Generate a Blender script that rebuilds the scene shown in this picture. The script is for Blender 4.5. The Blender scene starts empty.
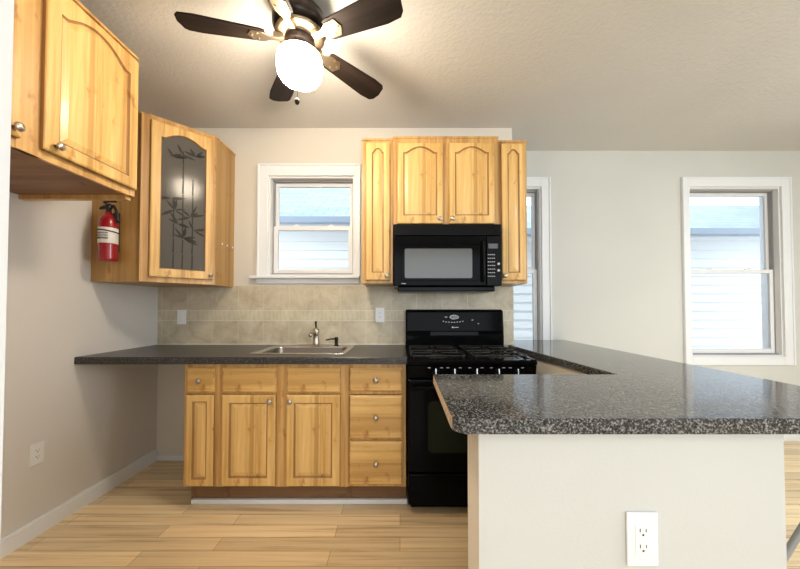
import bpy, bmesh, math, random
from mathutils import Vector, Matrix
random.seed(4)
PI = math.pi
SC = bpy.context.scene
COL = SC.collection
def R(a): return math.radians(a)

# ------------------------------------------------------------------ camera
cam_d = bpy.data.cameras.new('camera'); cam = bpy.data.objects.new('camera', cam_d); COL.objects.link(cam)
cam.location = (0, 0, 1.205); cam.rotation_euler = (R(91.2), 0, 0)
cam_d.sensor_width = 36; cam_d.lens = 324/800*36; cam_d.shift_y = 16.7/800; cam_d.clip_start = 0.02
SC.camera = cam
# ------------------------------------------------------------------ world and light
w = bpy.data.worlds.new('sky'); SC.world = w; w.use_nodes = True
bg = w.node_tree.nodes['Background']; bg.inputs[0].default_value = (0.84, 0.92, 1.0, 1); bg.inputs[1].default_value = 2.75
def area(name, loc, rot, sx, sy, power, color):
    d = bpy.data.lights.new(name, 'AREA'); d.shape = 'RECTANGLE'; d.size = sx; d.size_y = sy; d.energy = power; d.color = color
    o = bpy.data.objects.new(name, d); COL.objects.link(o); o.location = loc; o.rotation_euler = tuple(R(a) for a in rot); return o
# area lamps added for daylight fill outside the unseen openings behind and to the right of the camera
area('rear_daylight_fill', (0.9, -3.05, 1.45), (90, 0, 0), 2.6, 1.9, 14, (0.86, 0.94, 1.0))
area('side_daylight_fill', (4.78, -0.5, 1.5), (90, 0, 90), 1.7, 1.5, 52, (0.86, 0.94, 1.0))
area('dining_fill', (3.0, 0.5, 2.64), (0, 0, 0), .5, .5, 20, (0.96, 0.98, 1.0))  # added fill lamp, out of view on the dining side
area('hall_fill', (-.3, -1.1, 2.64), (0, 0, 0), .5, .5, 9, (1.0, 0.98, 0.95))  # extra lamp put behind the camera for general fill
SC.view_settings.view_transform = 'Standard'; SC.view_settings.look = 'None'
SC.view_settings.gamma = 1; SC.view_settings.exposure = 0.42; SC.view_settings.use_curve_mapping = False
SC.cycles.max_bounces = 10; SC.cycles.diffuse_bounces = 5; SC.cycles.transparent_max_bounces = 12
SC.cycles.caustics_reflective = False; SC.cycles.caustics_refractive = False
SC.cycles.sample_clamp_indirect = 6.0

# ------------------------------------------------------------------ mesh helpers
class MB:
    def __init__(s): s.bm = bmesh.new(); s.mi = 0
    def _tag(s, faces):
        for f in faces: f.material_index = s.mi
    def poly(s, pts):
        f = s.bm.faces.new([s.bm.verts.new(p) for p in pts]); f.material_index = s.mi; return f
    def box(s, x0, x1, y0, y1, z0, z1, bev=0, seg=2):
        t = bmesh.new(); bmesh.ops.create_cube(t, size=1)
        for v in t.verts:
            v.co = Vector(((x0+x1)/2+v.co.x*(x1-x0), (y0+y1)/2+v.co.y*(y1-y0), (z0+z1)/2+v.co.z*(z1-z0)))
        if bev: bmesh.ops.bevel(t, geom=t.edges[:], offset=bev, segments=seg, affect='EDGES', profile=0.5)
        return s.merge(t)
    def merge(s, t, M=None):
        if M is not None: bmesh.ops.transform(t, matrix=M, verts=t.verts)
        vm = {v: s.bm.verts.new(v.co) for v in t.verts}
        for f in t.faces:
            try:
                n = s.bm.faces.new([vm[v] for v in f.verts]); n.material_index = s.mi; n.smooth = f.smooth
            except ValueError: pass
        t.free(); return s
    def prism(s, pts, z0, z1, bev=0, axis='z', seg=2, top_only=False):
        """outline pts extruded z0..z1 along axis"""
        t = bmesh.new()
        def P(a, b, c): return {'z': (a, b, c), 'y': (a, c, b), 'x': (c, a, b)}[axis]
        lo = [t.verts.new(P(a, b, z0)) for a, b in pts]; hi = [t.verts.new(P(a, b, z1)) for a, b in pts]
        n = len(pts)
        t.faces.new(lo[::-1]); t.faces.new(hi)
        for i in range(n): t.faces.new([lo[i], lo[(i+1) % n], hi[(i+1) % n], hi[i]])
        bmesh.ops.recalc_face_normals(t, faces=t.faces)
        if bev:
            hs = set(hi)|set(lo)
            es = [e for e in t.edges if (e.verts[0] in hi) == (e.verts[1] in hi)]
            bmesh.ops.bevel(t, geom=es, offset=bev, segments=seg, affect='EDGES', profile=0.5)
        return s.merge(t)
    def lathe(s, prof, M=None, n=32, smooth=True):
        """prof: (r, z) list spun about z"""
        t = bmesh.new(); rings = []
        for r, z in prof:
            if r < 1e-6: rings.append([t.verts.new((0, 0, z))])
            else: rings.append([t.verts.new((r*math.cos(2*PI*k/n), r*math.sin(2*PI*k/n), z)) for k in range(n)])
        for a, b in zip(rings, rings[1:]):
            for k in range(n):
                k2 = (k+1) % n
                if len(a) == 1 and len(b) == 1: continue
                if len(a) == 1: f = t.faces.new([a[0], b[k2], b[k]])
                elif len(b) == 1: f = t.faces.new([a[k], a[k2], b[0]])
                else: f = t.faces.new([a[k], a[k2], b[k2], b[k]])
                f.smooth = smooth
        if len(rings[0]) > 1: t.faces.new(rings[0][::-1])
        if len(rings[-1]) > 1: t.faces.new(rings[-1])
        bmesh.ops.recalc_face_normals(t, faces=t.faces)
        return s.merge(t, M)
    def tube(s, path, r, n=12, closed=False):
        t = bmesh.new(); P = [Vector(p) for p in path]; m = len(P); rings = []; up = None
        rr = r if isinstance(r, (list, tuple)) else [r]*m
        for i in range(m):
            if closed: d = (P[(i+1) % m]-P[i-1]).normalized()
            else: d = (P[min(i+1, m-1)]-P[max(i-1, 0)]).normalized()
            if up is None: up = d.orthogonal().normalized()
            up = (up-d*up.dot(d)).normalized(); sd = d.cross(up)
            rings.append([t.verts.new(P[i]+(up*math.cos(2*PI*k/n)+sd*math.sin(2*PI*k/n))*rr[i]) for k in range(n)])
        for i in range(m if closed else m-1):
            a, b = rings[i], rings[(i+1) % m]
            for k in range(n):
                f = t.faces.new([a[k], a[(k+1) % n], b[(k+1) % n], b[k]]); f.smooth = True
        if not closed: t.faces.new(rings[0][::-1]); t.faces.new(rings[-1])
        bmesh.ops.recalc_face_normals(t, faces=t.faces)
        return s.merge(t)
    def build(s, name, mats, parent=None, loc=None, rotz=None):
        me = bpy.data.meshes.new(name); s.bm.to_mesh(me); s.bm.free()
        for m in (mats if isinstance(mats, (list, tuple)) else [mats]): me.materials.append(m)
        o = bpy.data.objects.new(name, me); COL.objects.link(o)
        if parent: o.parent = parent
        if loc is not None: o.location = loc
        if rotz is not None: o.rotation_euler = (0, 0, rotz)
        return o
def thing(name, label, cat, loc=(0, 0, 0), rotz=0, group=None):
    o = bpy.data.objects.new(name, None); COL.objects.link(o); o.empty_display_size = .1
    o.location = loc; o.rotation_euler = (0, 0, rotz); tag(o, label, cat, group); return o
def tag(o, label, cat, group=None):
    o['label'] = label; o['category'] = cat
    if group: o['group'] = group
    return o
def struct(o): o['kind'] = 'structure'; return o
def arc(cx, cy, r, a0, a1, n=6): return [(cx+r*math.cos(R(a0+(a1-a0)*i/n)), cy+r*math.sin(R(a0+(a1-a0)*i/n))) for i in range(n+1)]
def rrect(x0, x1, y0, y1, r, n=5):
    return arc(x1-r, y1-r, r, 0, 90, n)+arc(x0+r, y1-r, r, 90, 180, n)+arc(x0+r, y0+r, r, 180, 270, n)+arc(x1-r, y0+r, r, 270, 360, n)

# ------------------------------------------------------------------ materials
def mat(name, color=(.5, .5, .5), rough=.5, metal=0, spec=None, coat=0, emit=None, estr=1):
    m = bpy.data.materials.new(name); m.use_nodes = True; p = m.node_tree.nodes['Principled BSDF']
    p.inputs['Base Color'].default_value = (*color, 1); p.inputs['Roughness'].default_value = rough; p.inputs['Metallic'].default_value = metal
    if spec is not None: p.inputs['Specular IOR Level'].default_value = spec
    if coat: p.inputs['Coat Weight'].default_value = coat; p.inputs['Coat Roughness'].default_value = .08
    if emit: p.inputs['Emission Color'].default_value = (*emit, 1); p.inputs['Emission Strength'].default_value = estr
    return m
class N:
    def __init__(s, m): s.m = m; s.t = m.node_tree; s.n = s.t.nodes; s.p = s.n['Principled BSDF']
    def new(s, ty, **kw):
        o = s.n.new(ty)
        for k, v in kw.items():
            if hasattr(o, k): setattr(o, k, v)
            else: o.inputs[k.replace('_', ' ')].default_value = v
        return o
    def link(s, a, b): s.t.links.new(a, b)
    def coords(s, scale=(1, 1, 1), space='Object'):
        c = s.n.new('ShaderNodeTexCoord'); m = s.n.new('ShaderNodeMapping'); m.inputs['Scale'].default_value = scale
        s.link(c.outputs[space], m.inputs['Vector']); return m.outputs[0]
    def noise(s, vec, scale, detail=4, rough=.5, dist=0):
        o = s.n.new('ShaderNodeTexNoise'); o.inputs['Scale'].default_value = scale; o.inputs['Detail'].default_value = detail
        o.inputs['Roughness'].default_value = rough; o.inputs['Distortion'].default_value = dist; s.link(vec, o.inputs['Vector']); return o.outputs['Fac']
    def ramp(s, fac, stops):
        r = s.n.new('ShaderNodeValToRGB'); e = r.color_ramp.elements
        e[0].position, e[0].color = stops[0][0], (*stops[0][1], 1); e[1].position, e[1].color = stops[-1][0], (*stops[-1][1], 1)
        for p, c in stops[1:-1]: q = e.new(p); q.color = (*c, 1)
        s.link(fac, r.inputs[0]); return r.outputs[0]
    def mix(s, f, a, b, mode='MIX'):
        m = s.n.new('ShaderNodeMix'); m.data_type = 'RGBA'; m.blend_type = mode
        for v, i in ((f, 0), (a, 6), (b, 7)):
            if isinstance(v, (int, float)): m.inputs[i].default_value = v
            elif isinstance(v, tuple): m.inputs[i].default_value = (*v, 1)
            else: s.link(v, m.inputs[i])
        return m.outputs[2]
    def bump(s, h, strength, dist=.01):
        b = s.n.new('ShaderNodeBump'); b.inputs['Strength'].default_value = strength; b.inputs['Distance'].default_value = dist
        s.link(h, b.inputs['Height']); s.link(b.outputs[0], s.p.inputs['Normal'])
    def base(s, c): s.link(c, s.p.inputs['Base Color'])

def paint(name, col, bump=.25, scale=90, rough=.75, var=.03):
    m = mat(name, col, rough); n = N(m); v = n.coords()
    a = n.noise(v, 1.3, 3); lo = tuple(c*(1-var) for c in col); hi = tuple(min(1, c*(1+var)) for c in col)
    n.base(n.ramp(a, [(.3, lo), (.7, hi)])); n.bump(n.noise(v, scale, 3, .55), bump, .004); return m
def wood(name, grain, c0, c1, c2, rough=.40, coat=.12):
    """grain: axis letter along which the grain runs"""
    m = mat(name, c1, rough, coat=coat); n = N(m)
    s = {'z': (22, 22, 1.1), 'x': (1.1, 22, 22), 'y': (22, 1.1, 22)}[grain]
    v = n.coords(s); a = n.noise(v, 1.0, 6, .62, 1.2)
    s2 = {'z': (13, 13, .15), 'x': (.15, 13, 13), 'y': (13, .15, 13)}[grain]
    b = n.noise(n.coords(s2), 1.0, 1, .4)
    k = n.noise(n.coords((9, 9, 5)), 1.6, 3, .6)
    base = n.ramp(a, [(.28, c0), (.5, c1), (.72, c2)])
    board = n.ramp(b, [(.40, (.76, .70, .62)), (.47, (1, 1, 1)), (.52, (.88, .84, .78)), (.60, (1.04, 1.04, 1.04))])
    c = n.mix(.9, base, board, 'MULTIPLY')
    knots = n.ramp(k, [(.62, (1, 1, 1)), (.72, (.62, .46, .34))])
    n.base(n.mix(.9, c, knots, 'MULTIPLY')); n.bump(a, .06, .003); return m

M = {}
M['wall_left'] = paint('grey_wall_paint', (.66, .63, .60))
M['wall'] = paint('light_wall_paint', (.635, .64, .61), .15)
M['wall_k'] = paint('kitchen_wall_paint', (.69, .655, .59), .15)
M['cream'] = paint('cream_half_wall_paint', (.60, .605, .585), .12, 120)
M['tan'] = paint('cream_paint_warm_shade', (.80, .75, .67), .1, 120)  # the half wall's cream paint, with its warm shade put into the colour
M['ceil'] = paint('ceiling_paint', (.65, .635, .61), .9, 55, .85)
M['white'] = mat('white_trim_paint', (.81, .835, .865), .35)
M['white_dull'] = mat('aged_white_paint', (.78, .78, .78), .45)
M['vinyl'] = mat('window_vinyl', (.82, .83, .85), .4)
M['grey_vinyl'] = mat('grey_window_track', (.30, .30, .31), .5)
M['plate'] = mat('white_plastic', (.86, .87, .88), .3)
M['slot'] = mat('dark_slot', (.05, .05, .05), .6)
W0, W1, W2 = (.50, .27, .075), (.69, .43, .145), (.80, .55, .235)
M['wv'] = wood('honey_maple_upright_grain', 'z', W0, W1, W2)
M['wx'] = wood('honey_maple_level_grain', 'x', W0, W1, W2)
M['wframe'] = wood('maple_face_frame', 'z', (.45, .24, .07), (.60, .35, .12), (.70, .44, .175))
M['wply'] = wood('maple_veneer_side', 'z', (.34, .185, .058), (.41, .235, .075), (.46, .275, .095), .4, .1)
M['glaze'] = wood('brown_stained_groove', 'z', (.24, .115, .038), (.33, .175, .06), (.42, .24, .09), .4, .1)
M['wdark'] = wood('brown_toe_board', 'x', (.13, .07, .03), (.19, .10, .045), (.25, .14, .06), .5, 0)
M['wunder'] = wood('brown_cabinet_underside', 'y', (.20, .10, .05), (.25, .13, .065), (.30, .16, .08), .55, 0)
M['nickel'] = mat('brushed_nickel', (.50, .45, .38), .3, 1)
M['steel'] = mat('stainless_steel', (.60, .60, .60), .24, 1)
M['steel_in'] = mat('shaded_bowl_steel', (.20, .20, .205), .35, 1)  # same stainless steel, darkened to paint in the shade of the bowl
M['black'] = mat('black_enamel', (.003, .003, .0035), .10, spec=.045)
M['blackm'] = mat('black_matte_iron', (.012, .012, .012), .5)
M['blackp'] = mat('black_plastic', (.004, .004, .0045), .25, spec=.10)
M['ovenglass'] = mat('black_oven_glass', (.010, .014, .009), .06, spec=.3)
M['print'] = mat('pale_printed_marks', (.55, .56, .58), .5)
M['lcd'] = mat('grey_display', (.10, .105, .125), .15)
M['mwglass'] = mat('microwave_window_glass', (.085, .09, .088), .14, spec=.4)
M['red'] = mat('red_cylinder_paint', (.30, .008, .016), .25, coat=.3)
M['label'] = mat('white_paper_label', (.72, .70, .68), .5)
M['fanwood'] = wood('dark_walnut_blade', 'x', (.008, .005, .004), (.016, .010, .008), (.024, .015, .011), .6, 0)
M['fanwood'].node_tree.nodes['Principled BSDF'].inputs['Specular IOR Level'].default_value = .15
M['bronze'] = mat('dark_bronze', (.022, .015, .012), .3, .7)
M['brass'] = mat('antique_brass', (.30, .235, .16), .4, 1)
M['globe'] = mat('lit_frosted_globe', (.9, .88, .8), .3, emit=(1.0, .85, .65), estr=70)
M['brace'] = mat('grey_steel_brace', (.30, .30, .29), .5, .3)
M['caulk'] = mat('white_caulk', (.75, .74, .70), .5)

def granite(name, dark, mid, light, rough, scale, coat=0):
    m = mat(name, mid, rough, coat=coat); n = N(m); v = n.coords()
    a = n.noise(v, scale, 2, .7); b = n.noise(v, scale*.42, 3, .7)
    c = n.ramp(a, [(.38, dark), (.47, mid), (.53, mid), (.61, light)])
    d = n.ramp(b, [(.36, (.65, .65, .67)), (.5, (1, 1, 1)), (.66, (1.35, 1.32, 1.28))])
    n.base(n.mix(.8, c, d, 'MULTIPLY')); n.p.inputs['Specular IOR Level'].default_value = .32; return m
M['granite'] = granite('speckled_dark_granite', (.012, .012, .013), (.060, .061, .063), (.25, .252, .257), .09, 170)
M['laminate'] = granite('charcoal_laminate', (.010, .010, .011), (.030, .029, .030), (.13, .12, .11), .30, 260)
M['particle'] = granite('raw_particle_board', (.38, .29, .20), (.55, .44, .32), (.68, .57, .44), .7, 160)

def tile_mat(name, c0, c1, c2, mortar, accent=False):
    m = mat(name, c1, .38); n = N(m); v = n.coords()
    br = n.n.new('ShaderNodeTexBrick'); br.offset = 0; br.inputs['Scale'].default_value = 1
    mp = n.n.new('ShaderNodeMapping'); mp.inputs['Rotation'].default_value = (R(90), 0, 0); mp.inputs['Location'].default_value = (.07, 0, 0)
    tc = n.n.new('ShaderNodeTexCoord'); n.link(tc.outputs['Object'], mp.inputs[0]); n.link(mp.outputs[0], br.inputs['Vector'])
    br.inputs['Brick Width'].default_value = .203; br.inputs['Row Height'].default_value = 5.0
    br.inputs['Mortar Size'].default_value = .0019; br.inputs['Mortar Smooth'].default_value = .2; br.inputs['Bias'].default_value = 0
    br.inputs['Color1'].default_value = (.92, .92, .92, 1); br.inputs['Color2'].default_value = (1, 1, 1, 1); br.inputs['Mortar'].default_value = (*mortar, 1)
    a = n.noise(v, 9, 6, .65, .6); st = n.ramp(a, [(.3, c0), (.5, c1), (.7, c2)])
    sm = n.mix(1, st, br.outputs['Color'], 'MULTIPLY'); n.base(n.mix(br.outputs['Fac'], sm, (.67, .62, .50)))
    if accent:
        wv = n.n.new('ShaderNodeTexWave'); wv.inputs['Scale'].default_value = 9; wv.inputs['Distortion'].default_value = 6; wv.inputs['Detail'].default_value = 1
        n.link(v, wv.inputs['Vector'])
        e = n.ramp(wv.outputs['Fac'], [(.2, (.94, .93, .91)), (.6, (1, 1, 1))])
        n.base(n.mix(br.outputs['Fac'], n.mix(1, sm, e, 'MULTIPLY'), (.61, .565, .45))); n.bump(wv.outputs['Fac'], .12, .003)
    else: n.bump(a, .08, .003)
    return m
M['tile'] = tile_mat('beige_stone_tile', (.44, .375, .255), (.57, .50, .365), (.68, .615, .475), (.80, .80, .80))
M['accent'] = tile_mat('pale_relief_tile_strip', (.55, .49, .35), (.63, .575, .425), (.69, .635, .49), (.85, .85, .85), True)

def floor_mat():
    m = mat('bamboo_plank_floor', (.6, .4, .2), .30, coat=.15); n = N(m)
    tc = n.n.new('ShaderNodeTexCoord')
    br = n.n.new('ShaderNodeTexBrick'); br.offset = .37; br.offset_frequency = 2; br.inputs['Scale'].default_value = 1
    n.link(tc.outputs['Object'], br.inputs['Vector'])
    br.inputs['Brick Width'].default_value = .93; br.inputs['Row Height'].default_value = .096; br.inputs['Mortar Size'].default_value = .0013
    br.inputs['Mortar Smooth'].default_value = .1; br.inputs['Bias'].default_value = 0
    br.inputs['Color1'].default_value = (.78, .74, .68, 1); br.inputs['Color2'].default_value = (1.2, 1.18, 1.12, 1); br.inputs['Mortar'].default_value = (.42, .33, .24, 1)
    v = n.coords((1.3, 38, 1)); a = n.noise(v, 1, 5, .6, .5)
    st = n.ramp(a, [(.33, (.60, .43, .245)), (.46, (.82, .645, .405)), (.7, (.92, .77, .52))])
    n.base(n.mix(1, st, br.outputs['Color'], 'MULTIPLY')); n.bump(br.outputs['Fac'], -.15, .002); return m
M['floor'] = floor_mat()
def glass_mat():
    m = bpy.data.materials.new('clear_window_glass'); m.use_nodes = True; t = m.node_tree; t.nodes.clear()
    o = t.nodes.new('ShaderNodeOutputMaterial'); a = t.nodes.new('ShaderNodeBsdfTransparent'); g = t.nodes.new('ShaderNodeBsdfGlossy'); g.inputs['Roughness'].default_value = .02
    a.inputs[0].default_value = (.95, .97, .98, 1)
    f = t.nodes.new('ShaderNodeFresnel'); f.inputs[0].default_value = 1.3; x = t.nodes.new('ShaderNodeMixShader')
    t.links.new(f.outputs[0], x.inputs[0]); t.links.new(a.outputs[0], x.inputs[1]); t.links.new(g.outputs[0], x.inputs[2]); t.links.new(x.outputs[0], o.inputs[0]); return m
M['glass'] = glass_mat()
def smoked():
    m = mat('smoked_textured_glass', (.11, .102, .092), .14, spec=.16); n = N(m); v = n.coords()
    n.p.inputs['Alpha'].default_value = .92
    return m
M['smoked'] = smoked()
M['etch'] = mat('dark_etched_bamboo', (.042, .038, .034), .4, spec=.1)
M['siding'] = mat('white_vinyl_siding', (.68, .69, .70), .5)
def shingles():
    m = mat('blue_grey_shingles', (.4, .5, .6), .8); n = N(m)
    br = n.n.new('ShaderNodeTexBrick'); br.inputs['Scale'].default_value = 1; br.inputs['Brick Width'].default_value = .3; br.inputs['Row Height'].default_value = .14
    br.inputs['Mortar Size'].default_value = .006; br.inputs['Color1'].default_value = (.24, .30, .38, 1); br.inputs['Color2'].default_value = (.31, .38, .46, 1); br.inputs['Mortar'].default_value = (.15, .19, .25, 1)
    tc = n.n.new('ShaderNodeTexCoord'); n.link(tc.outputs['Object'], br.inputs['Vector']); n.base(br.outputs['Color']); return m
M['shingle'] = shingles()
M['gutter'] = mat('grey_blue_gutter', (.25, .30, .37), .5)
M['ground'] = paint('concrete_alley', (.35, .35, .34))

# ------------------------------------------------------------------ room shell
XL, YK, YF, H = -1.93, 2.59, 2.97, 2.66      # left wall, kitchen wall, far wall, ceiling
XJ, XR, YB = .905, 4.6, -2.6
T = .14
def wallbox(name, m, *boxes):
    b = MB()
    for q in boxes: b.box(*q)
    return struct(b.build(name, m))
wallbox('floor', M['floor'], (XL-T, XR+T, YB-T, YF+T, -.05, 0))
wallbox('ceiling', M['ceil'], (XL-T, XR+T, YB-T, YF+T, H, H+.08))
wallbox('wall_left', M['wall_left'], (XL-T, XL, YB-T, YK+T, 0, H))
def wall_y(name, m, x0, x1, y, holes):
    """wall facing the camera, spanning x0..x1, with window holes (xa, xb, za, zb)"""
    b = MB(); x = x0
    for xa, xb, za, zb in holes:
        b.box(x, xa, y, y+T, 0, H); b.box(xa, xb, y, y+T, 0, za); b.box(xa, xb, y, y+T, zb, H); x = xb
    b.box(x, x1, y, y+T, 0, H); return struct(b.build(name, m))
KW = (-1.055, -.365, 1.46, 2.265)
FW2 = (.985, 1.30, .76, 2.32)
FW3 = (2.66, 3.505, .76, 2.32)
wall_y('wall_kitchen', M['wall_k'], XL, XJ, YK, [KW])
wall_y('wall_far', M['wall'], XJ, XR, YF, [FW2, FW3])
wallbox('wall_return', M['wall'], (XJ-T, XJ, YK+T, YF+T, 0, H))
wallbox('wall_right', M['wall'], (XR, XR+T, YB-T, -1.4, 0, H), (XR, XR+T, .4, YF+T, 0, H), (XR, XR+T, -1.4, .4, 0, .7), (XR, XR+T, -1.4, .4, 2.3, H))
wallbox('wall_rear', M['wall'], (XL, -.4, YB-T, YB, 0, H), (2.2, XR, YB-T, YB, 0, H), (-.4, 2.2, YB-T, YB, 0, .45), (-.4, 2.2, YB-T, YB, 2.4, H))
wallbox('wall_doorway', M['white'], (XL, -.668, .42, .55, 0, H))
# half wall carrying the peninsula worktop: one cream paint, left-facing sides tinted tan for warm shade
b = MB(); b.prism([(.214, .89), (1.045, .89), (1.045, 2.968), (.912, 2.968), (.912, 2.585), (.878, 2.585), (.966, 1.43), (.966, 1.035), (.214, 1.035)], 0, .871)
hw = b.build('wall_peninsula', [M['cream'], M['tan']])
for f in hw.data.polygons:
    if f.normal.x < -.9: f.material_index = 1
struct(hw)
# baseboards
b = MB(); b.box(XL, XL+.014, .56, YK-.002, 0, .075); b.box(XL, XL+.009, .56, YK-.002, .075, .092); struct(b.build('baseboard_left', M['white']))
b = MB(); b.box(XL+.015, -1.31, YK-.012, YK, 0, .04, .004); struct(b.build('baseboard_kitchen', M['white']))
b = MB(); b.box(1.07, XR, YF-.015, YF, 0, .1, .004); struct(b.build('baseboard_far', M['white']))
b = MB(); b.box(-1.285, .045, 2.014, 2.0385, 0, .027, .004); struct(b.build('trim_1', M['white']))
# tiled backsplash, rows as separate beds of one mesh
b = MB()
b.box(XL+.001, XJ-.001, YK-.009, YK, .912, 1.103); b.box(XL+.001, XJ-.001, YK-.009, YK, 1.186, 1.381)
b.mi = 1; b.box(XL+.001, XJ-.001, YK-.010, YK, 1.106, 1.183)
b.mi = 2; b.box(XL+.001, XJ-.001, YK-.007, YK, 1.103, 1.106); b.box(XL+.001, XJ-.001, YK-.007, YK, 1.183, 1.186)
b.box(XL+.001, .04, YK-.016, YK-.009, .9145, .921)
struct(b.build('trim_2', [M['tile'], M['accent'], M['caulk']]))

# ------------------------------------------------------------------ windows
def window(n, hole, y, cas, stool=False, meet=None):
    xa, xb, za, zb = hole; cl, cr, ct, cb = cas
    r = bpy.data.objects.new('window_%d' % n, None); COL.objects.link(r); r.location = (0, y, 0); struct(r)
    b = MB(); d = -.018
    b.box(xa-cl, xa, d, -.0005, za-cb, zb+ct, .003); b.box(xb, xb+cr, d, -.0005, za-cb, zb+ct, .003)
    b.box(xa, xb, d, -.0005, zb, zb+ct, .003)
    if cb: b.box(xa, xb, d, -.0005, za-cb, za, .003)
    for q in ((xa-cl, xa-cl+.014), (xb+cr-.014, xb+cr)): b.box(q[0], q[1], d-.008, d, za-cb, zb+ct, .002)
    b.box(xa-cl+.014, xb+cr-.014, d-.008, d, zb+ct-.014, zb+ct, .002)
    b.build('casing', M['white'], r)
    j = MB(); t = .014
    j.box(xa, xa+t, 0, T+.02, za, zb); j.box(xb-t, xb, 0, T+.02, za, zb); j.box(xa+t, xb-t, 0, T+.02, zb-t, zb); j.box(xa+t, xb-t, 0, T+.03, za, za+t)
    j.build('jamb', M['white_dull'], r)
    k = MB()   # grey balance tracks and head channel
    k.box(xa+t, xa+t+.010, .045, .095, za+t, zb-t); k.box(xb-t-.010, xb-t, .045, .095, za+t, zb-t); k.box(xa+t, xb-t, .045, .095, zb-t-.012, zb-t)
    k.box(xa+t, xb-t, .03, .1, za+t, za+t+.012)
    k.build('track', M['grey_vinyl'], r)
    zm = meet if meet else (za+zb)/2; X0, X1 = xa+t+.010, xb-t-.010
    def sash(name, y0, z0, z1, s, bot, top):
        b = MB(); b.box(X0, X0+s, y0, y0+.028, z0, z1, .003); b.box(X1-s, X1, y0, y0+.028, z0, z1, .003)
        b.box(X0+s, X1-s, y0, y0+.028, z0, z0+bot, .003); b.box(X0+s, X1-s, y0, y0+.028, z1-top, z1, .003)
        o = b.build(name, M['vinyl'], r)
        g = MB(); g.box(X0+s-.004, X1-s+.004, y0+.012, y0+.016, z0+bot-.004, z1-top+.004); g.build('glass_pane', M['glass'], o)
        return o
    sash('upper_sash', .078, zm-.012, zb-t-.012, .026, .03, .03)
    lo = sash('lower_sash', .046, za+t+.012, zm+.018, .034, .036, .034)
    b = MB()
    for fx in (.28, .72):
        cx = X0+(X1-X0)*fx; b.box(cx-.024, cx+.024, .048, .072, zm+.018, zm+.026, .002); b.box(cx-.006, cx+.016, .044, .054, zm+.026, zm+.034, .002)
    b.build('sash_lock', M['vinyl'], lo)
    if stool:
        b = MB(); b.box(xa-cl-.045, xb+.045, -.055, -.0005, za-.022, za, .005); b.build('stool', M['white'], r)
        b = MB(); b.box(xa-cl-.005, xb+.04, -.02, -.0005, za-.06, za-.0225, .004); b.build('apron', M['white_dull'], r)
    return r
window(1, KW, YK, (.085, .048, .095, 0), True, 1.855)
window(2, FW2, YF, (.079, .082, .088, .08), meet=1.545)
window(3, FW3, YF, (.068, .085, .088, .075), meet=1.545)

# ------------------------------------------------------------------ neighbour's house outside
hs = thing('neighbouring_house', 'white clapboard house with blue-grey shingle roof seen through the windows', 'house', (0, 4.4, -.6))
for xa, xb, L, zt in ((-6.0, 1.2, 2.6, 2.97), (1.2, 8.0, 1.5, 2.82)):   # the eaves and ridge step down towards the right
    b = MB(); lap = .118; z = 0; prof = [(.35, 0)]
    while z < zt-.01: prof += [(0, z), (.024, min(z+lap, zt))]; z += lap
    prof += [(.35, zt)]
    b.prism(prof, xa, xb, axis='x'); b.build('siding_wall', M['siding'], hs)
    b = MB(); b.box(xa, xb-.005, 0, L, -.06, 0); rf = b.build('roof', M['shingle'], hs, (0, -.22, zt-.02)); rf.rotation_euler = (R(30), 0, 0)
    b = MB(); b.box(xa, xb-.005, -.30, -.20, zt-.08, zt+.01, .012); b.build('gutter', M['gutter'], hs)
    b = MB(); b.box(xa, xb-.005, -.20, -.001, zt-.10, zt-.07); b.build('soffit', M['siding'], hs)
b = MB(); b.box(-7, 9, YF+T+.3, 9, -.66, -.6); struct(b.build('ground', M['ground']))

# ------------------------------------------------------------------ cabinets
def panel_outline(w, h, sx, st, sb, arch, off=0):
    """inner outline counter-clockwise: bottom-left, bottom-right, then the top from right to left"""
    x0, x1, z0, zt = sx+off, w-sx-off, sb+off, h-st-off*.8-arch
    pts = [(x0, z0), (x1, z0)]; n = 14; c = (x0+x1)/2; hw = (x1-x0)/2
    for i in range(n+1):
        t = 1-2*i/n; q = abs(t)/.82
        pts.append((c+hw*t, zt+(arch*(1-q*q) if q < 1 and arch else 0)))
    return pts
def door_mesh(w, h, arch=0, sx=.05, st=.045, sb=.05, thick=.02, glass=False):
    """front faces -y; back at y=0"""
    b = MB(); bm = b.bm; n = 14
    def rect(i): return [(i, i), (w-i, i)]+[(w-i-(w-2*i)*k/n, h-i) for k in range(n+1)]
    P = lambda off: panel_outline(w, h, sx, st, sb, arch, off)
    loops = [(rect(0), 0), (rect(0), -thick+.006), (rect(.003), -thick+.002), (rect(.009), -thick), (P(0), -thick), (P(.005), -thick+.007)]
    if glass: loops += [(P(.005), 0), (rect(0), 0)]
    else: loops += [(P(.010), -thick+.008), (P(.034), -thick+.001)]
    V = [[bm.verts.new((x, y, z)) for x, z in L] for L, y in loops]
    for li, (A, B) in enumerate(zip(V, V[1:])):
        for i in range(len(A)):
            j = (i+1) % len(A)
            try: bm.faces.new([A[i], A[j], B[j], B[i]]).material_index = 1 if li in (0, 4, 5) else 0
            except ValueError: pass
    if not glass:
        bm.faces.new(V[-1]); bm.faces.new(V[0][::-1])
    else: bmesh.ops.remove_doubles(bm, verts=bm.verts, dist=1e-5)
    bmesh.ops.recalc_face_normals(bm, faces=bm.faces)
    return b
def knob(parent, x, y, z, r=.016):
    k = MB(); Mx = Matrix.Translation((x, y, z)) @ Matrix.Rotation(PI/2, 4, 'X')
    k.lathe([(.007, 0), (.006, .010), (.009, .014), (r, .019), (r, .023), (r*.8, .027), (0, .029)], Mx, 20)
    return k.build('knob', M['nickel'], parent)
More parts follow.
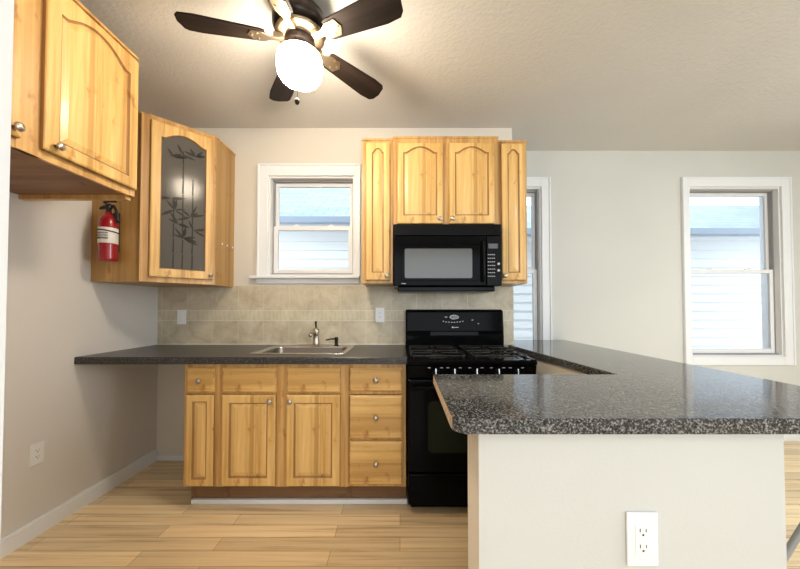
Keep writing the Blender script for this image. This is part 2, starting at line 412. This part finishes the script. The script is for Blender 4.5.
def door(root, x, z, w, h, arch=0, kn=None, **kw):
    m = kw.pop('mat', M['wv']); d = door_mesh(w, h, arch, **kw).build('door', [m, M['glaze']], root, (x, -.0005, z))
    if kn: knob(d, kn[0], -.020, kn[1])
    return d
def drawer(root, x, z, w, h, kn=True):
    b = MB(); b.box(0, w, -.012, 0, 0, h, .002); b.box(.006, w-.006, -.020, -.011, .006, h-.006, .005, 3)
    d = b.build('drawer', M['wx'], root, (x, -.0005, z))
    if kn: knob(d, w/2, -.020, h/2)
    return d
def carcass(root, w, dpt, h, stiles, rails, sides='wply', toe=0):
    """hollow looking box: solid carcass behind a face frame made of stiles (x0,x1) and rails (z0,z1)"""
    b = MB(); b.box(0, w, .019, dpt, toe, h); b.build('cabinet_box', M[sides], root)
    f = MB()
    for x0, x1 in stiles: f.box(x0, x1, 0, .0185, toe, h, .0012, 1)
    for x0, x1, z0, z1 in rails: f.box(x0, x1, .0006, .0185, z0, z1, .0012, 1)
    f.build('face_frame', M['wframe'], root)
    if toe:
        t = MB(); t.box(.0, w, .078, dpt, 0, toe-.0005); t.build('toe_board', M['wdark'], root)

# --- base cabinets along the sink wall (face at y = 1.962)
YC = 1.962; D = YK-YC-.003
r = thing('base_cabinet', 'narrow honey maple base cabinet at the open left end of the sink run', 'cabinet', (-1.298, YC, 0))
carcass(r, .206, D, .868, [(0, .022), (.184, .206)], [(.022, .19, .835, .868), (.022, .19, .685, .705), (.022, .19, .137, .16)], toe=.135)
drawer(r, .022, .700, .164, .146); door(r, .022, .146, .164, .540, sx=.038, st=.038, sb=.042)
r = thing('base_cabinet', 'wide honey maple sink base cabinet with two doors under the steel sink', 'cabinet', (-1.091, YC, 0))
carcass(r, .759, D, .60, [(0, .035), (.34, .42), (.728, .759)], [(.024, .735, .137, .16)], toe=.135)
f = MB(); f.box(.0, .024, 0, .0185, .6, .868); f.box(.345, .409, 0, .0185, .6, .868); f.box(.735, .759, 0, .0185, .6, .868)
f.box(.024, .345, .0006, .0185, .835, .868); f.box(.409, .735, .0006, .0185, .835, .868); f.box(.024, .345, .0006, .0185, .685, .705); f.box(.409, .735, .0006, .0185, .685, .705)
f.box(0, .759, D-.012, D, .6, .868); f.box(0, .012, .019, D-.012, .6, .868); f.box(.747, .759, .019, D-.012, .6, .868)
f.build('face_frame', M['wframe'], r)
for x, kx in ((.027, None), (.412, None)): 
    d = drawer(r, x, .700, .322, .146, False); d.name = 'false_drawer_front'
door(r, .027, .146, .322, .540, kn=(.292, .505), sx=.046, st=.046); door(r, .412, .146, .322, .540, kn=(.026, .505), sx=.046, st=.046)
r = thing('base_cabinet', 'honey maple base cabinet of three drawers beside the black range', 'cabinet', (-.331, YC, 0))
carcass(r, .366, D, .868, [(0, .024), (.335, .366)], [(.024, .335, .835, .868), (.024, .335, .685, .705), (.024, .335, .41, .43), (.024, .335, .137, .16)], toe=.135)
drawer(r, .030, .707, .316, .137); drawer(r, .030, .427, .316, .256); drawer(r, .030, .156, .316, .256)

# --- wall cabinets over the range
def wall_cab(label, x0, w, z0, h, yf, doors, stiles, group=None):
    r = thing('wall_cabinet', label, 'cabinet', (x0, yf, z0)); d = YK-yf-.002
    rails = [(0, w, 0, .03), (0, w, h-.035, h)]
    b = MB(); b.box(0, w, .019, d, 0, h); b.build('cabinet_box', M['wply'], r)
    f = MB()
    for s0, s1 in stiles: f.box(s0, s1, 0, .0185, 0, h, .001, 1)
    for q in rails: f.box(q[0]+.001, q[1]-.001, .0005, .0185, q[2]+.0005, q[3]-.0005)
    f.box(-.004, w+.004, -.006, .03, h, h+.012, .002)
    f.build('face_frame', M['wframe'], r)
    for a in doors: door(r, *a[:4], **a[4])
    return r
wall_cab('tall narrow maple wall cabinet left of the microwave', -.267, .217, 1.376, 1.012, 2.262,
    [(.028, .022, .168, .967, dict(arch=.03, kn=(.148, .03), sx=.042, st=.04))], [(0, .05), (.17, .217)])
wall_cab('two-door maple wall cabinet directly above the black microwave', -.047, .728, 1.780, .608, 2.235,
    [(.030, .006, .314, .562, dict(arch=.042, kn=(.290, .03), sx=.040, st=.026, sb=.055)), (.386, .006, .314, .562, dict(arch=.042, kn=(.022, .03), sx=.040, st=.026, sb=.055))], [(0, .045), (.33, .398), (.683, .728)])
wall_cab('tall narrow maple wall cabinet right of the microwave', .680, .211, 1.376, .998, 2.262,
    [(.030, .022, .164, .958, dict(arch=.03, kn=(.014, .03), sx=.040, st=.04))], [(0, .05), (.168, .211)])

# --- cabinet over the refrigerator space, facing +x on the left wall
r = thing('wall_cabinet', 'deep maple wall cabinet high over the empty left corner, partly cut by the frame', 'cabinet', (-1.365, .605, 1.778), PI/2)
Wd = 1.05; dd = 1.325-1.93+.002
b = MB(); b.box(.0, Wd, .019, .563, .012, .71); b.build('cabinet_box', M['wply'], r)
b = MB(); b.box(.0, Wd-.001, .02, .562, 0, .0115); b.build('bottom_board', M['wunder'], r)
b = MB(); b.box(Wd-.03, Wd-.0005, 0.02, .562, -.022, -.0005); b.box(0, Wd, .003, .0185, -.004, .03); b.box(0, Wd, .0006, .0185, .67, .71)
for s0, s1 in ((0, .03), (.533, .615), (Wd-.03, Wd)): b.box(s0, s1, 0, .0185, -.004, .71, .001, 1)
b.box(0, Wd+.002, -.012, .03, .71, .722, .002)
b.build('face_frame', M['wframe'], r)
door(r, .608, .030, .434, .662, arch=.06, kn=(.04, .028), sx=.052, st=.034)
door(r, .105, .030, .43, .662, arch=.06, kn=(.405, .028), sx=.052, st=.034)

# --- diagonal corner cabinet with smoked glass door
ZB, HC = 1.37, 1.062
pts = [(XL+.001, 2.017), (-1.63, 2.017), (-1.332, 2.315), (-1.332, YK-.001), (XL+.001, YK-.001)]
r = thing('corner_cabinet', 'diagonal maple corner wall cabinet with bamboo-etched smoked glass door', 'cabinet', (-1.63, 2.017, ZB))
lp = [(x+1.63, y-2.017) for x, y in pts]
s = .016
b = MB(); b.prism(lp, 0, s); b.prism(lp, HC-s, HC)
b.box(lp[0][0], -.001, 0, s, s, HC-s)                       # left side panel
b.box(lp[2][0]-s, lp[2][0], lp[2][1]+.004, lp[3][1], s, HC-s)  # right side panel
b.box(lp[0][0], lp[0][0]+s, s, lp[4][1], s, HC-s); b.box(lp[0][0]+s, lp[2][0]-s, lp[4][1]-s, lp[4][1], s, HC-s)
b.build('cabinet_box', M['wply'], r)
for zz in (.36, .70):
    b = MB(); i = .018
    b.prism([(lp[0][0]+i, .02), (-.01, .03), (lp[2][0]-.03, lp[2][1]+.01), (lp[3][0]-i, lp[3][1]-i), (lp[4][0]+i, lp[4][1]-i)], zz, zz+s); b.build('shelf', M['wply'], r)
FL = math.hypot(.298, .298)
fr = MB(); Rz = Matrix.Rotation(PI/4, 4, 'Z')
def fbox(*q):
    t = MB(); t.box(*q); bmesh.ops.transform(t.bm, matrix=Rz, verts=t.bm.verts); tmp = t.bm; fr.merge(tmp)
fbox(0, .05, -.0185, 0, 0, HC); fbox(FL-.04, FL, -.0185, 0, 0, HC); fbox(.05, FL-.04, -.018, 0, 0, .04); fbox(.05, FL-.04, -.018, 0, HC-.04, HC)
fr.build('face_frame', M['wframe'], r)
b = MB(); b.prism([(x, y) for x, y in ((lp[0][0], -.006), (.004, -.006), (lp[2][0]+.008, lp[2][1]-.002), (lp[2][0]+.008, lp[3][1]), (lp[0][0], lp[3][1]))], HC, HC+.012, .002)
b.build('crown_board', M['wframe'], r)
DW, DH = .362, 1.0
dm = door_mesh(DW, DH, arch=.045, sx=.052, st=.048, sb=.055, glass=True)
cd = dm.build('door', [M['wv'], M['glaze']], r); cd.rotation_euler = (0, 0, PI/4)
off = Rz @ Vector((.046, -.020, .032)); cd.location = off
po = panel_outline(DW, DH, .050, .046, .053, .045, .002)
b = MB(); b.prism(po, -.009, -.005, axis='y'); b.build('glass_pane', M['smoked'], cd)
knob(cd, DW-.022, -.020, .03, .011)
# etched bamboo: canes and leaves, a thin raised relief on the pane
b = MB(); rnd = random.Random(11)
def leaf(x, z, ang, ln, wd):
    d = Vector((math.cos(ang), math.sin(ang))); nrm = Vector((-d.y, d.x)); P = []
    for t, k in ((0, 0), (.25, .8), (.5, 1), (.75, .6), (1, 0), (.75, -.6), (.5, -1), (.25, -.8)):
        q = Vector((x, z))+d*ln*t+nrm*wd*k*.5
        q.x = min(max(q.x, .057), DW-.057); P.append((q.x, q.y))
    b.prism(P, -.0098, -.0091, axis='y')
for cx, z1 in ((.125, .52), (.175, .86), (.232, .68)):
    z = .065
    while z < z1:
        ln = min(.1, z1-z); b.prism([(cx-.004, z), (cx+.004, z), (cx+.0035+.003*(z1-z), z+ln-.006), (cx-.0035+.003*(z1-z), z+ln-.006)], -.0098, -.0091, axis='y'); z += .1
for cx, cz, k in ((.18, .27, 7), (.13, .45, 6), (.22, .42, 6), (.15, .36, 4), (.12, .80, 4), (.245, .84, 5), (.17, .83, 3), (.11, .52, 3), (.24, .33, 3)):
    for i in range(k): leaf(cx, cz, rnd.uniform(-.6, PI+.6), rnd.uniform(.055, .10), rnd.uniform(.013, .020))
b.build('etched_bamboo', M['etch'], cd)
for yy in (.40, .47, .55):
    b = MB(); b.lathe([(.007, 0), (.007, .002), (.004, .004), (0, .0045)], Matrix.Translation((lp[2][0], yy, .315)) @ Matrix.Rotation(PI/2, 4, 'Y'), 12)
    b.build('white_plug', M['plate'], r)

# ------------------------------------------------------------------ worktops
b = MB(); y0, y1 = 1.925, YK-.010; SX0, SX1, SY0, SY1 = -.925, -.375, 2.07, 2.46; xr = .042
outer = MB()
b.prism([(y0, .872), (SY0, .872), (SY0, .914), (y0+.006, .914), (y0, .908)], XL+.001, xr, axis='x')
b.box(XL+.001, SX0, SY0, y1, .872, .914); b.box(SX1, xr, SY0, y1, .872, .914); b.box(SX0, SX1, SY1, y1, .872, .914)
tag(b.build('worktop', M['laminate']), 'charcoal laminate worktop along the tiled wall holding the sink', 'worktop')
b = MB()
out = [(.146, 1.43)]+[(.140, .925)]+arc(.188, .905, .048, 180, 270, 5)+[(1.5, .857), (1.5, YF-.002), (.912, YF-.002), (.912, 2.572), (.858, 2.572), (.952, 1.43)]
b.prism(out, .872, .914, .004)
pw = b.build('worktop', [M['granite'], M['particle']])
for f in pw.data.polygons:
    if f.normal.x < -.93 and f.center.x < .16: f.material_index = 1
tag(pw, 'L-shaped speckled grey granite worktop on the cream half wall', 'worktop')

# ------------------------------------------------------------------ sink
r = thing('sink', 'stainless steel drop-in sink set in the charcoal worktop below window', 'sink', (-.65, 2.28, .914))
def basin():
    t = bmesh.new()
    def ring(x, y0, y1, z, rad): return [t.verts.new((a, c, z)) for a, c in rrect(-x, x, y0, y1, rad)]
    L = [ring(.305, -.235, .245, .0005, .02), ring(.303, -.233, .243, .004, .02), ring(.272, -.20, .150, .004, .05), ring(.266, -.194, .144, -.004, .05),
         ring(.255, -.18, .135, -.16, .06), ring(.215, -.15, .10, -.185, .06)]
    for A, B in zip(L, L[1:]):
        for i in range(len(A)): 
            f = t.faces.new([A[i], A[(i+1) % len(A)], B[(i+1) % len(A)], B[i]]); f.smooth = True
    t.faces.new(L[-1]); bmesh.ops.recalc_face_normals(t, faces=t.faces)
    for f in t.faces:
        pass
    b = MB(); b.merge(t); return b
bo = basin().build('basin', [M['steel'], M['steel_in']], r)
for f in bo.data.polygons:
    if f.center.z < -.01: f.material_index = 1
sm = bo.modifiers.new('thickness', 'SOLIDIFY'); sm.thickness = .0015; sm.offset = -1
b = MB(); b.lathe([(0, -.183), (.035, -.183), (.04, -.181), (.035, -.179), (.012, -.181), (0, -.180)], Matrix.Translation((0, -.02, 0)), 24); b.build('drain', M['nickel'], r)
r = thing('faucet', 'single-lever nickel faucet standing on an oval base behind the sink', 'faucet', (-.640, 2.475, .918))
b = MB(); b.prism([(x*1.0, y) for x, y in rrect(-.125, .125, -.026, .026, .025)], 0, .008, .003); b.build('base_plate', M['nickel'], r)
b = MB(); b.lathe([(.026, .008), (.024, .02), (.021, .03), (.021, .09), (.024, .10), (.022, .125), (.014, .135), (0, .136)], None, 24); b.build('faucet_body', M['nickel'], r)
b = MB(); b.tube([(0, 0, .075), (0, -.05, .105), (0, -.11, .112), (0, -.15, .098), (0, -.160, .085)], [.015, .014, .013, .012, .012]); b.build('spout', M['nickel'], r)
b = MB(); b.tube([(0, 0, .13), (-.004, .008, .155), (-.008, .02, .182)], [.008, .007, .009]); b.build('lever', M['bronze'], r)
r = thing('soap_dispenser', 'small dark soap dispenser with a sideways nozzle right of the faucet', 'soap dispenser', (-.485, 2.475, .918))
b = MB(); b.lathe([(.021, 0), (.021, .004), (.013, .010), (.012, .04), (.015, .045), (.015, .06), (.010, .066), (0, .067)], None, 20); b.build('pump', M['bronze'], r)
b = MB(); b.tube([(0, 0, .052), (-.04, -.008, .052), (-.078, -.014, .044)], [.0065, .006, .005]); b.build('nozzle', M['bronze'], r)

# ------------------------------------------------------------------ range
X0, X1, YR0, YR1 = .044, .802, 1.93, 2.57; WR = X1-X0
r = thing('gas_range', 'black freestanding gas range between the drawers and the peninsula', 'range', (X0, YR0, 0))
Yd = YR1-YR0
b = MB(); b.box(0, WR, .02, Yd, .05, .872, .004); b.box(.02, WR-.02, .06, Yd-.02, 0, .05); b.build('range_body', M['black'], r)
b = MB(); b.prism([(-.030, .872), (Yd, .872), (Yd, .893), (.03, .893), (.022, .898), (-.018, .898), (-.030, .890)], 0, WR, axis='x')
b.box(0, .022, -.018, Yd, .893, .902, .003); b.box(WR-.022, WR, -.018, Yd, .893, .902, .003)
b.build('cooktop', M['black'], r)
b = MB(); b.prism([(0, .790), (-.012, .794), (-.028, .868), (.0195, .871), (.0195, .790)], .003, WR-.003, axis='x'); cp = b.build('control_panel', M['black'], r)
tilt = Matrix.Rotation(R(78), 4, 'X')
for i, kx in enumerate((.163, .272, .400, .527, .637)):
    k = MB(); base = Matrix.Translation((kx, -.021, .832)) @ tilt
    k.lathe([(.022, 0), (.021, .006), (.016, .010), (.015, .026), (.013, .028), (0, .028)], base, 24)
    t = bmesh.new(); bmesh.ops.create_cube(t, size=1); bmesh.ops.scale(t, vec=(.009, .030, .012), verts=t.verts); bmesh.ops.bevel(t, geom=t.edges[:], offset=.003, segments=2, affect='EDGES')
    k.merge(t, base @ Matrix.Translation((0, 0, .031)))
    kb = k.build('control_knob', M['blackp'], cp)
    k = MB(); t = bmesh.new(); bmesh.ops.create_cube(t, size=1); bmesh.ops.scale(t, vec=(.004, .03, .002), verts=t.verts); k.merge(t, base @ Matrix.Translation((0, .0, .0378)))
    k.build('knob_highlight', M['steel'], kb)  # thin steel bar put in as the bright highlight along the knob
    for q in (.028, -.044):
        k = MB(); k.box(kx+q, kx+q+.016, -.0285, -.0255, .854, .8565); k.build('panel_mark', M['print'], cp)
# oven door, window, handle, drawer
b = MB(); b.box(.004, WR-.004, -.022, .019, .245, .784, .008, 3); od = b.build('oven_door', M['black'], r)
b = MB(); b.prism(rrect(.12, WR-.12, .36, .66, .03), -.0235, -.0222, axis='y'); b.build('oven_window', M['ovenglass'], od)
b = MB(); b.tube([(.03, -.02, .735), (.035, -.052, .742), (.07, -.062, .745), (WR/2, -.066, .747), (WR-.07, -.062, .745), (WR-.035, -.052, .742), (WR-.03, -.02, .735)], .011); b.build('door_handle', M['black'], od)
b = MB(); b.box(.004, WR-.004, -.020, .019, .055, .235, .008, 3); b.box(.16, WR-.16, -.026, -.018, .205, .222, .003); b.build('storage_drawer', M['black'], r)
# backguard: leaning, rounded upper corners
b = MB(); yb = Yd-.075
b.prism([(yb, .885), (Yd, .885), (Yd, 1.175), (Yd-.008, 1.190), (yb+.045, 1.193), (yb+.020, 1.182), (yb+.004, 1.03), (yb+.006, 1.005), (yb, .99)], .0, WR, axis='x')
bg_ = b.build('backguard', M['black'], r); mod = bg_.modifiers.new('soft', 'BEVEL'); mod.width = .012; mod.segments = 3; mod.limit_method = 'ANGLE'; mod.angle_limit = R(50)
b = MB(); b.prism([(yb-.003, .995), (yb+.0005, .995), (yb+.0035, 1.022), (yb+.001, 1.022)], .19, WR-.2, axis='x'); b.build('vent_strip', M['blackp'], bg_)
fwd = Matrix.Translation((0, yb+.0085, 1.10)) @ Matrix.Rotation(R(-6.5), 4, 'X')
b = MB()
t = MB(); t.prism([(.375+.036*math.cos(2*PI*k/28), .035+.017*math.sin(2*PI*k/28)) for k in range(28)], -.0022, .004, axis='y'); b.merge(t.bm, fwd); b.mi = 1
t = MB(); t.prism([(.375+.031*math.cos(2*PI*k/28), .035+.013*math.sin(2*PI*k/28)) for k in range(28)], -.0030, .0, axis='y'); b.merge(t.bm, fwd)
b.build('clock_display', [M['print'], M['lcd']], bg_)
for i in range(8):
    b = MB(); a = (i-3.5)/3.5; t = MB(); t.prism([(.365+a*.075+.0055*math.cos(2*PI*k/12), .002-.008*(1-a*a)+.004*math.sin(2*PI*k/12)) for k in range(12)], -.0028, .002, axis='y'); b.merge(t.bm, fwd); b.build('panel_button', M['print'], bg_)
for px, pz, pw_ in ((.31, .035, .01), (.515, .012, .006), (.56, -.015, .006)):
    b = MB(); t = MB(); t.box(px-pw_, px+pw_, -.0028, .002, pz-.003, pz+.003, .001); b.merge(t.bm, fwd); b.build('indicator', M['print'], bg_)
b = MB()
t = MB(); t.prism([(.362+.007*math.cos(2*PI*k/14), -.044+.007*math.sin(2*PI*k/14)) for k in range(14)], -.0028, .002, axis='y'); b.merge(t.bm, fwd)
t = MB(); t.box(.372, .408, -.0028, .002, -.047, -.042); b.merge(t.bm, fwd)
b.build('maker_mark', M['print'], bg_)
# burners and grates
for bx, by, br in ((.19, .17, .045), (.19, .43, .036), (.57, .17, .042), (.57, .43, .036)):
    b = MB(); b.lathe([(br*1.7, .893), (br*1.65, .8955), (br, .896), (br, .902), (br*.92, .904), (br*.85, .907), (0, .908)], Matrix.Translation((bx, by, 0)), 28); b.build('burner', M['blackm'], r)
    b = MB(); t_ = .006; x0, x1, y0, y1, zt = bx-.165, bx+.165, by-.125, by+.125, .914
    b.tube([(x, y, zt) for x, y in rrect(x0, x1, y0, y1, .02)], .0045, 8, True)
    for k in range(4):
        a = PI/2*k; e = (x1-x0)/2 if k % 2 == 0 else (y1-y0)/2
        b.tube([(bx+e*math.cos(a), by+e*math.sin(a), zt), (bx+.03*math.cos(a), by+.03*math.sin(a), zt+.002)], .0045, 8)
    for sx_ in (x0+.012, x1-.012):
        for sy_ in (y0+.012, y1-.012): b.tube([(sx_, sy_, zt), (sx_, sy_, .8935)], .006, 8)
    b.build('grate', M['blackm'], r)

# ------------------------------------------------------------------ microwave
MX, MW, MZ, MH, MY = -.045, .738, 1.320, .4585, 2.205
r = thing('microwave', 'black over-the-range microwave mounted under the two-door maple cabinet', 'microwave', (MX, MY, MZ))
b = MB(); b.box(0, MW, .02, YK-MY-.012, .035, MH, .003); b.box(.03, MW-.03, .05, YK-MY-.03, 0, .035, .006); b.build('microwave_case', M['blackp'], r)
b = MB(); b.box(0, MW, -.004, .0195, MH-.078, MH, .006, 3)
for k in range(5): b.box(.03, MW-.03, -.0052, -.003, MH-.020-k*.010, MH-.016-k*.010)
b.build('vent_grille', M['blackp'], r)
b = MB(); b.box(0, .632, -.010, .0195, .035, MH-.081, .006, 3); b.box(.052, .575, -.0125, -.0095, .068, .318, .003)
md = b.build('microwave_door', M['black'], r)
b = MB(); b.prism(rrect(.077, .535, .087, .288, .012), -.0145, -.0128, axis='y'); b.build('door_window', M['mwglass'], md)
b = MB(); b.tube([(.606, -.008, .335), (.606, -.038, .325), (.606, -.045, .28), (.606, -.045, .12), (.606, -.038, .075), (.606, -.008, .065)], .010); b.build('door_handle', M['blackp'], md)
b = MB(); b.box(.055, .085, -.0118, -.0095, .049, .052); b.build('maker_mark', M['print'], md)
b = MB(); b.box(.635, MW, -.008, .0195, .035, MH-.081, .005, 3); mp_ = b.build('control_panel', M['blackp'], r)
b = MB(); b.box(.645, .710, -.0095, -.0075, .290, .323); b.build('display', M['lcd'], mp_)
for i in range(4):
    for j in range(7): b = MB(); b.box(.643+i*.013, .651+i*.013, -.0092, -.0075, .245-j*.0245, .250-j*.0245); b.build('key', M['print'], mp_)
for (px, pz) in ((.716, .185), (.716, .14)): b = MB(); b.lathe([(.009, 0), (.008, .002), (0, .002)], Matrix.Translation((px, -.0075, pz)) @ Matrix.Rotation(PI/2, 4, 'X'), 14); b.build('round_key', M['print'], mp_)

# ------------------------------------------------------------------ fire extinguisher
r = thing('fire_extinguisher', 'small red fire extinguisher hanging on the corner cabinet side panel', 'fire extinguisher', (-1.770, 1.957, 1.488)); r.scale = (.84, .84, 1)
b = MB(); b.lathe([(.045, 0), (.054, .006), (.056, .015), (.056, .225), (.052, .250), (.038, .272), (.022, .284), (.020, .296), (0, .297)], None, 32); b.build('cylinder', M['red'], r)
b = MB(); b.lathe([(.0563, .105), (.0568, .106), (.0568, .198), (.0563, .199)], None, 32)
lb = b.build('paper_label', M['label'], r)
b = MB(); rnd = random.Random(3)
for z, h_ in ((.128, .012), (.146, .004), (.153, .004), (.162, .006)):
    a = -128
    while a < -55:
        da = rnd.uniform(3, 8)
        P = [(.0573*math.cos(R(q)), .0573*math.sin(R(q))) for q in (a, a+da)]+[(.0566*math.cos(R(q)), .0566*math.sin(R(q))) for q in (a+da, a)]
        b.prism(P, z, z+h_); a += da+2
b.build('label_print', M['slot'], lb)
b = MB(); b.tube([(.0585*math.cos(2*PI*k/28), .0585*math.sin(2*PI*k/28), .178+.006*math.cos(2*PI*k/28+2.4)) for k in range(28)], .004, 8, True); b.build('strap', M['blackm'], r)
b = MB(); b.lathe([(.016, .295), (.016, .318), (.022, .322), (.022, .34), (.012, .345), (0, .346)], None, 16)
b.box(-.014, .014, -.012, .012, .315, .35, .003)
b.prism([(-.065, .322), (-.06, .316), (.0, .325), (.03, .33), (.03, .338), (-.01, .345), (-.05, .332)], -.009, .009, axis='y')
b.prism([(-.03, .352), (-.01, .362), (.05, .358), (.056, .366), (.02, .368), (-.02, .374), (-.036, .362)], -.008, .008, axis='y')
b.build('valve_handle', M['blackm'], r)
b = MB(); b.tube([(.015, 0, .335), (.04, -.004, .335), (.058, -.006, .31), (.070, -.008, .27), (.078, -.008, .235)], [.008, .009, .009, .010, .013]); b.build('nozzle', M['blackm'], r)
b = MB(); b.box(-.022, .022, .0565, .0712, .06, .31, .003); b.build('wall_bracket', M['blackm'], r)

# ------------------------------------------------------------------ outlets and switches
def plate(name, label, cat, loc, rotz, w=.07, h=.115, kind='outlet', m=None):
    r = thing(name, label, cat, loc, rotz)
    b = MB(); b.box(-w/2, w/2, -.007, -.0005, -h/2, h/2, .003); b.build('cover_plate', m or M['plate'], r)
    if kind == 'switch':
        b = MB(); b.box(-.016, .016, -.010, -.0065, -.033, .033, .002); b.build('rocker', M['plate'], r); return r
    s = h/.115
    b = MB(); b.box(-.0165*s, .0165*s, -.0085, -.0065, -.034*s, .034*s, .001); rc = b.build('receptacle', m or M['plate'], r)
    for c in (.017*s, -.017*s):
        b = MB()
        b.box(-.0075*s, -.0055*s, -.009, -.0080, c, c+.0075*s); b.box(.0055*s, .0075*s, -.009, -.0080, c, c+.0065*s)
        b.build('socket_slots', M['slot'], rc); b = MB(); b.lathe([(.0024*s, 0), (.0024*s, .0006), (0, .0006)], Matrix.Translation((0, -.0086, c-.006*s)) @ Matrix.Rotation(PI/2, 4, 'X'), 10); b.build('earth_hole', M['slot'], rc)
    return r
plate('power_outlet', 'white double outlet on the front of the cream half wall', 'outlet', (.652, .89, .583), 0, .084, .142)
plate('power_outlet', 'white double outlet on the tiles beside the black range', 'outlet', (-.160, YK-.010, 1.150), 0)
plate('light_switch', 'white rocker switch plate on the tiles below the corner cabinet', 'light switch', (-1.735, YK-.010, 1.133), 0, kind='switch')
plate('power_outlet', 'off-white outlet low on the grey left wall', 'outlet', (XL, 1.735, .432), PI/2, m=M['white_dull'])

# ------------------------------------------------------------------ steel brace under the worktop
b = MB(); b.tube([(1.056, 1.02, .20), (1.07, 1.02, .25), (1.43, 1.02, .80), (1.455, 1.02, .845), (1.475, 1.02, .856)], .0095, 10)
b.box(1.0455, 1.051, .99, 1.05, .15, .26, .001); b.box(1.38, 1.49, 1.0, 1.04, .866, .8715)
tag(b.build('worktop_brace', M['brace']), 'grey diagonal steel brace from the half wall to the granite overhang', 'brace')

# ------------------------------------------------------------------ ceiling fan
FX, FY = -.482, 1.535
r = thing('ceiling_fan', 'five-blade dark ceiling fan with a glowing frosted globe light', 'ceiling fan', (FX, FY, H-.001))
b = MB(); b.lathe([(.075, 0), (.085, -.012), (.085, -.03), (.115, -.045), (.128, -.07), (.128, -.105), (.115, -.125), (.09, -.135), (0, -.135)], None, 40); b.build('motor_housing', M['bronze'], r)
b = MB(); b.lathe([(.0, -.128), (.095, -.132), (.112, -.138), (.115, -.146), (.100, -.152), (.07, -.156), (0, -.156)], None, 40); b.build('trim_ring', M['brass'], r)
b = MB(); b.lathe([(.068, -.154), (.070, -.175), (.058, -.190), (.052, -.195), (.052, -.215), (.060, -.222), (.060, -.232), (0, -.232)], None, 32); b.build('light_fitter', M['bronze'], r)
b = MB(); b.lathe([(.050, -.222), (.075, -.228), (.098, -.245), (.105, -.262), (.107, -.30), (.102, -.332), (.088, -.355), (.060, -.370), (.03, -.376), (0, -.377)], None, 40); b.build('globe_shade', M['globe'], r)
for k, deg in enumerate((192.5, 262.5, 337, 48, 121)):
    a = R(deg); c = bpy.data.objects.new('tmp', None)
    b = MB()
    pts = [(.155, -.040), (.17, -.047), (.44, -.066), (.50, -.062), (.515, -.050), (.528, 0), (.522, .040), (.505, .060), (.44, .066), (.17, .047), (.155, .040)]
    b.prism(pts, -.004, .004, .0015)
    o = b.build('blade', M['fanwood'], r, (0, 0, -.168)); o.rotation_euler = (R(-12), 0, a)
    g = MB(); g.prism([(.085, -.016), (.13, -.014), (.165, -.034), (.215, -.036), (.235, 0), (.215, .036), (.165, .034), (.13, .014), (.085, .016)], -.0085, -.0045, .001)
    g.box(.075, .12, -.015, .015, -.006, .018, .003)
    for px, py in ((.19, -.022), (.19, .022), (.218, 0)): g.lathe([(.006, -.0115), (.006, -.0085)], Matrix.Translation((px, py, 0)), 10)
    g.build('blade_iron', M['brass'], o)
    bpy.data.objects.remove(c)
b = MB(); b.tube([(.045, -.055, -.23), (.047, -.115, -.30), (.030, -.118, -.46), (.026, -.118, -.53)], .0012, 6)
b.lathe([(.0, -.555), (.008, -.550), (.011, -.540), (.008, -.530), (.003, -.525), (0, -.524)], Matrix.Translation((.026, -.118, 0)), 14)
b.build('pull_chain', M['bronze'], r)
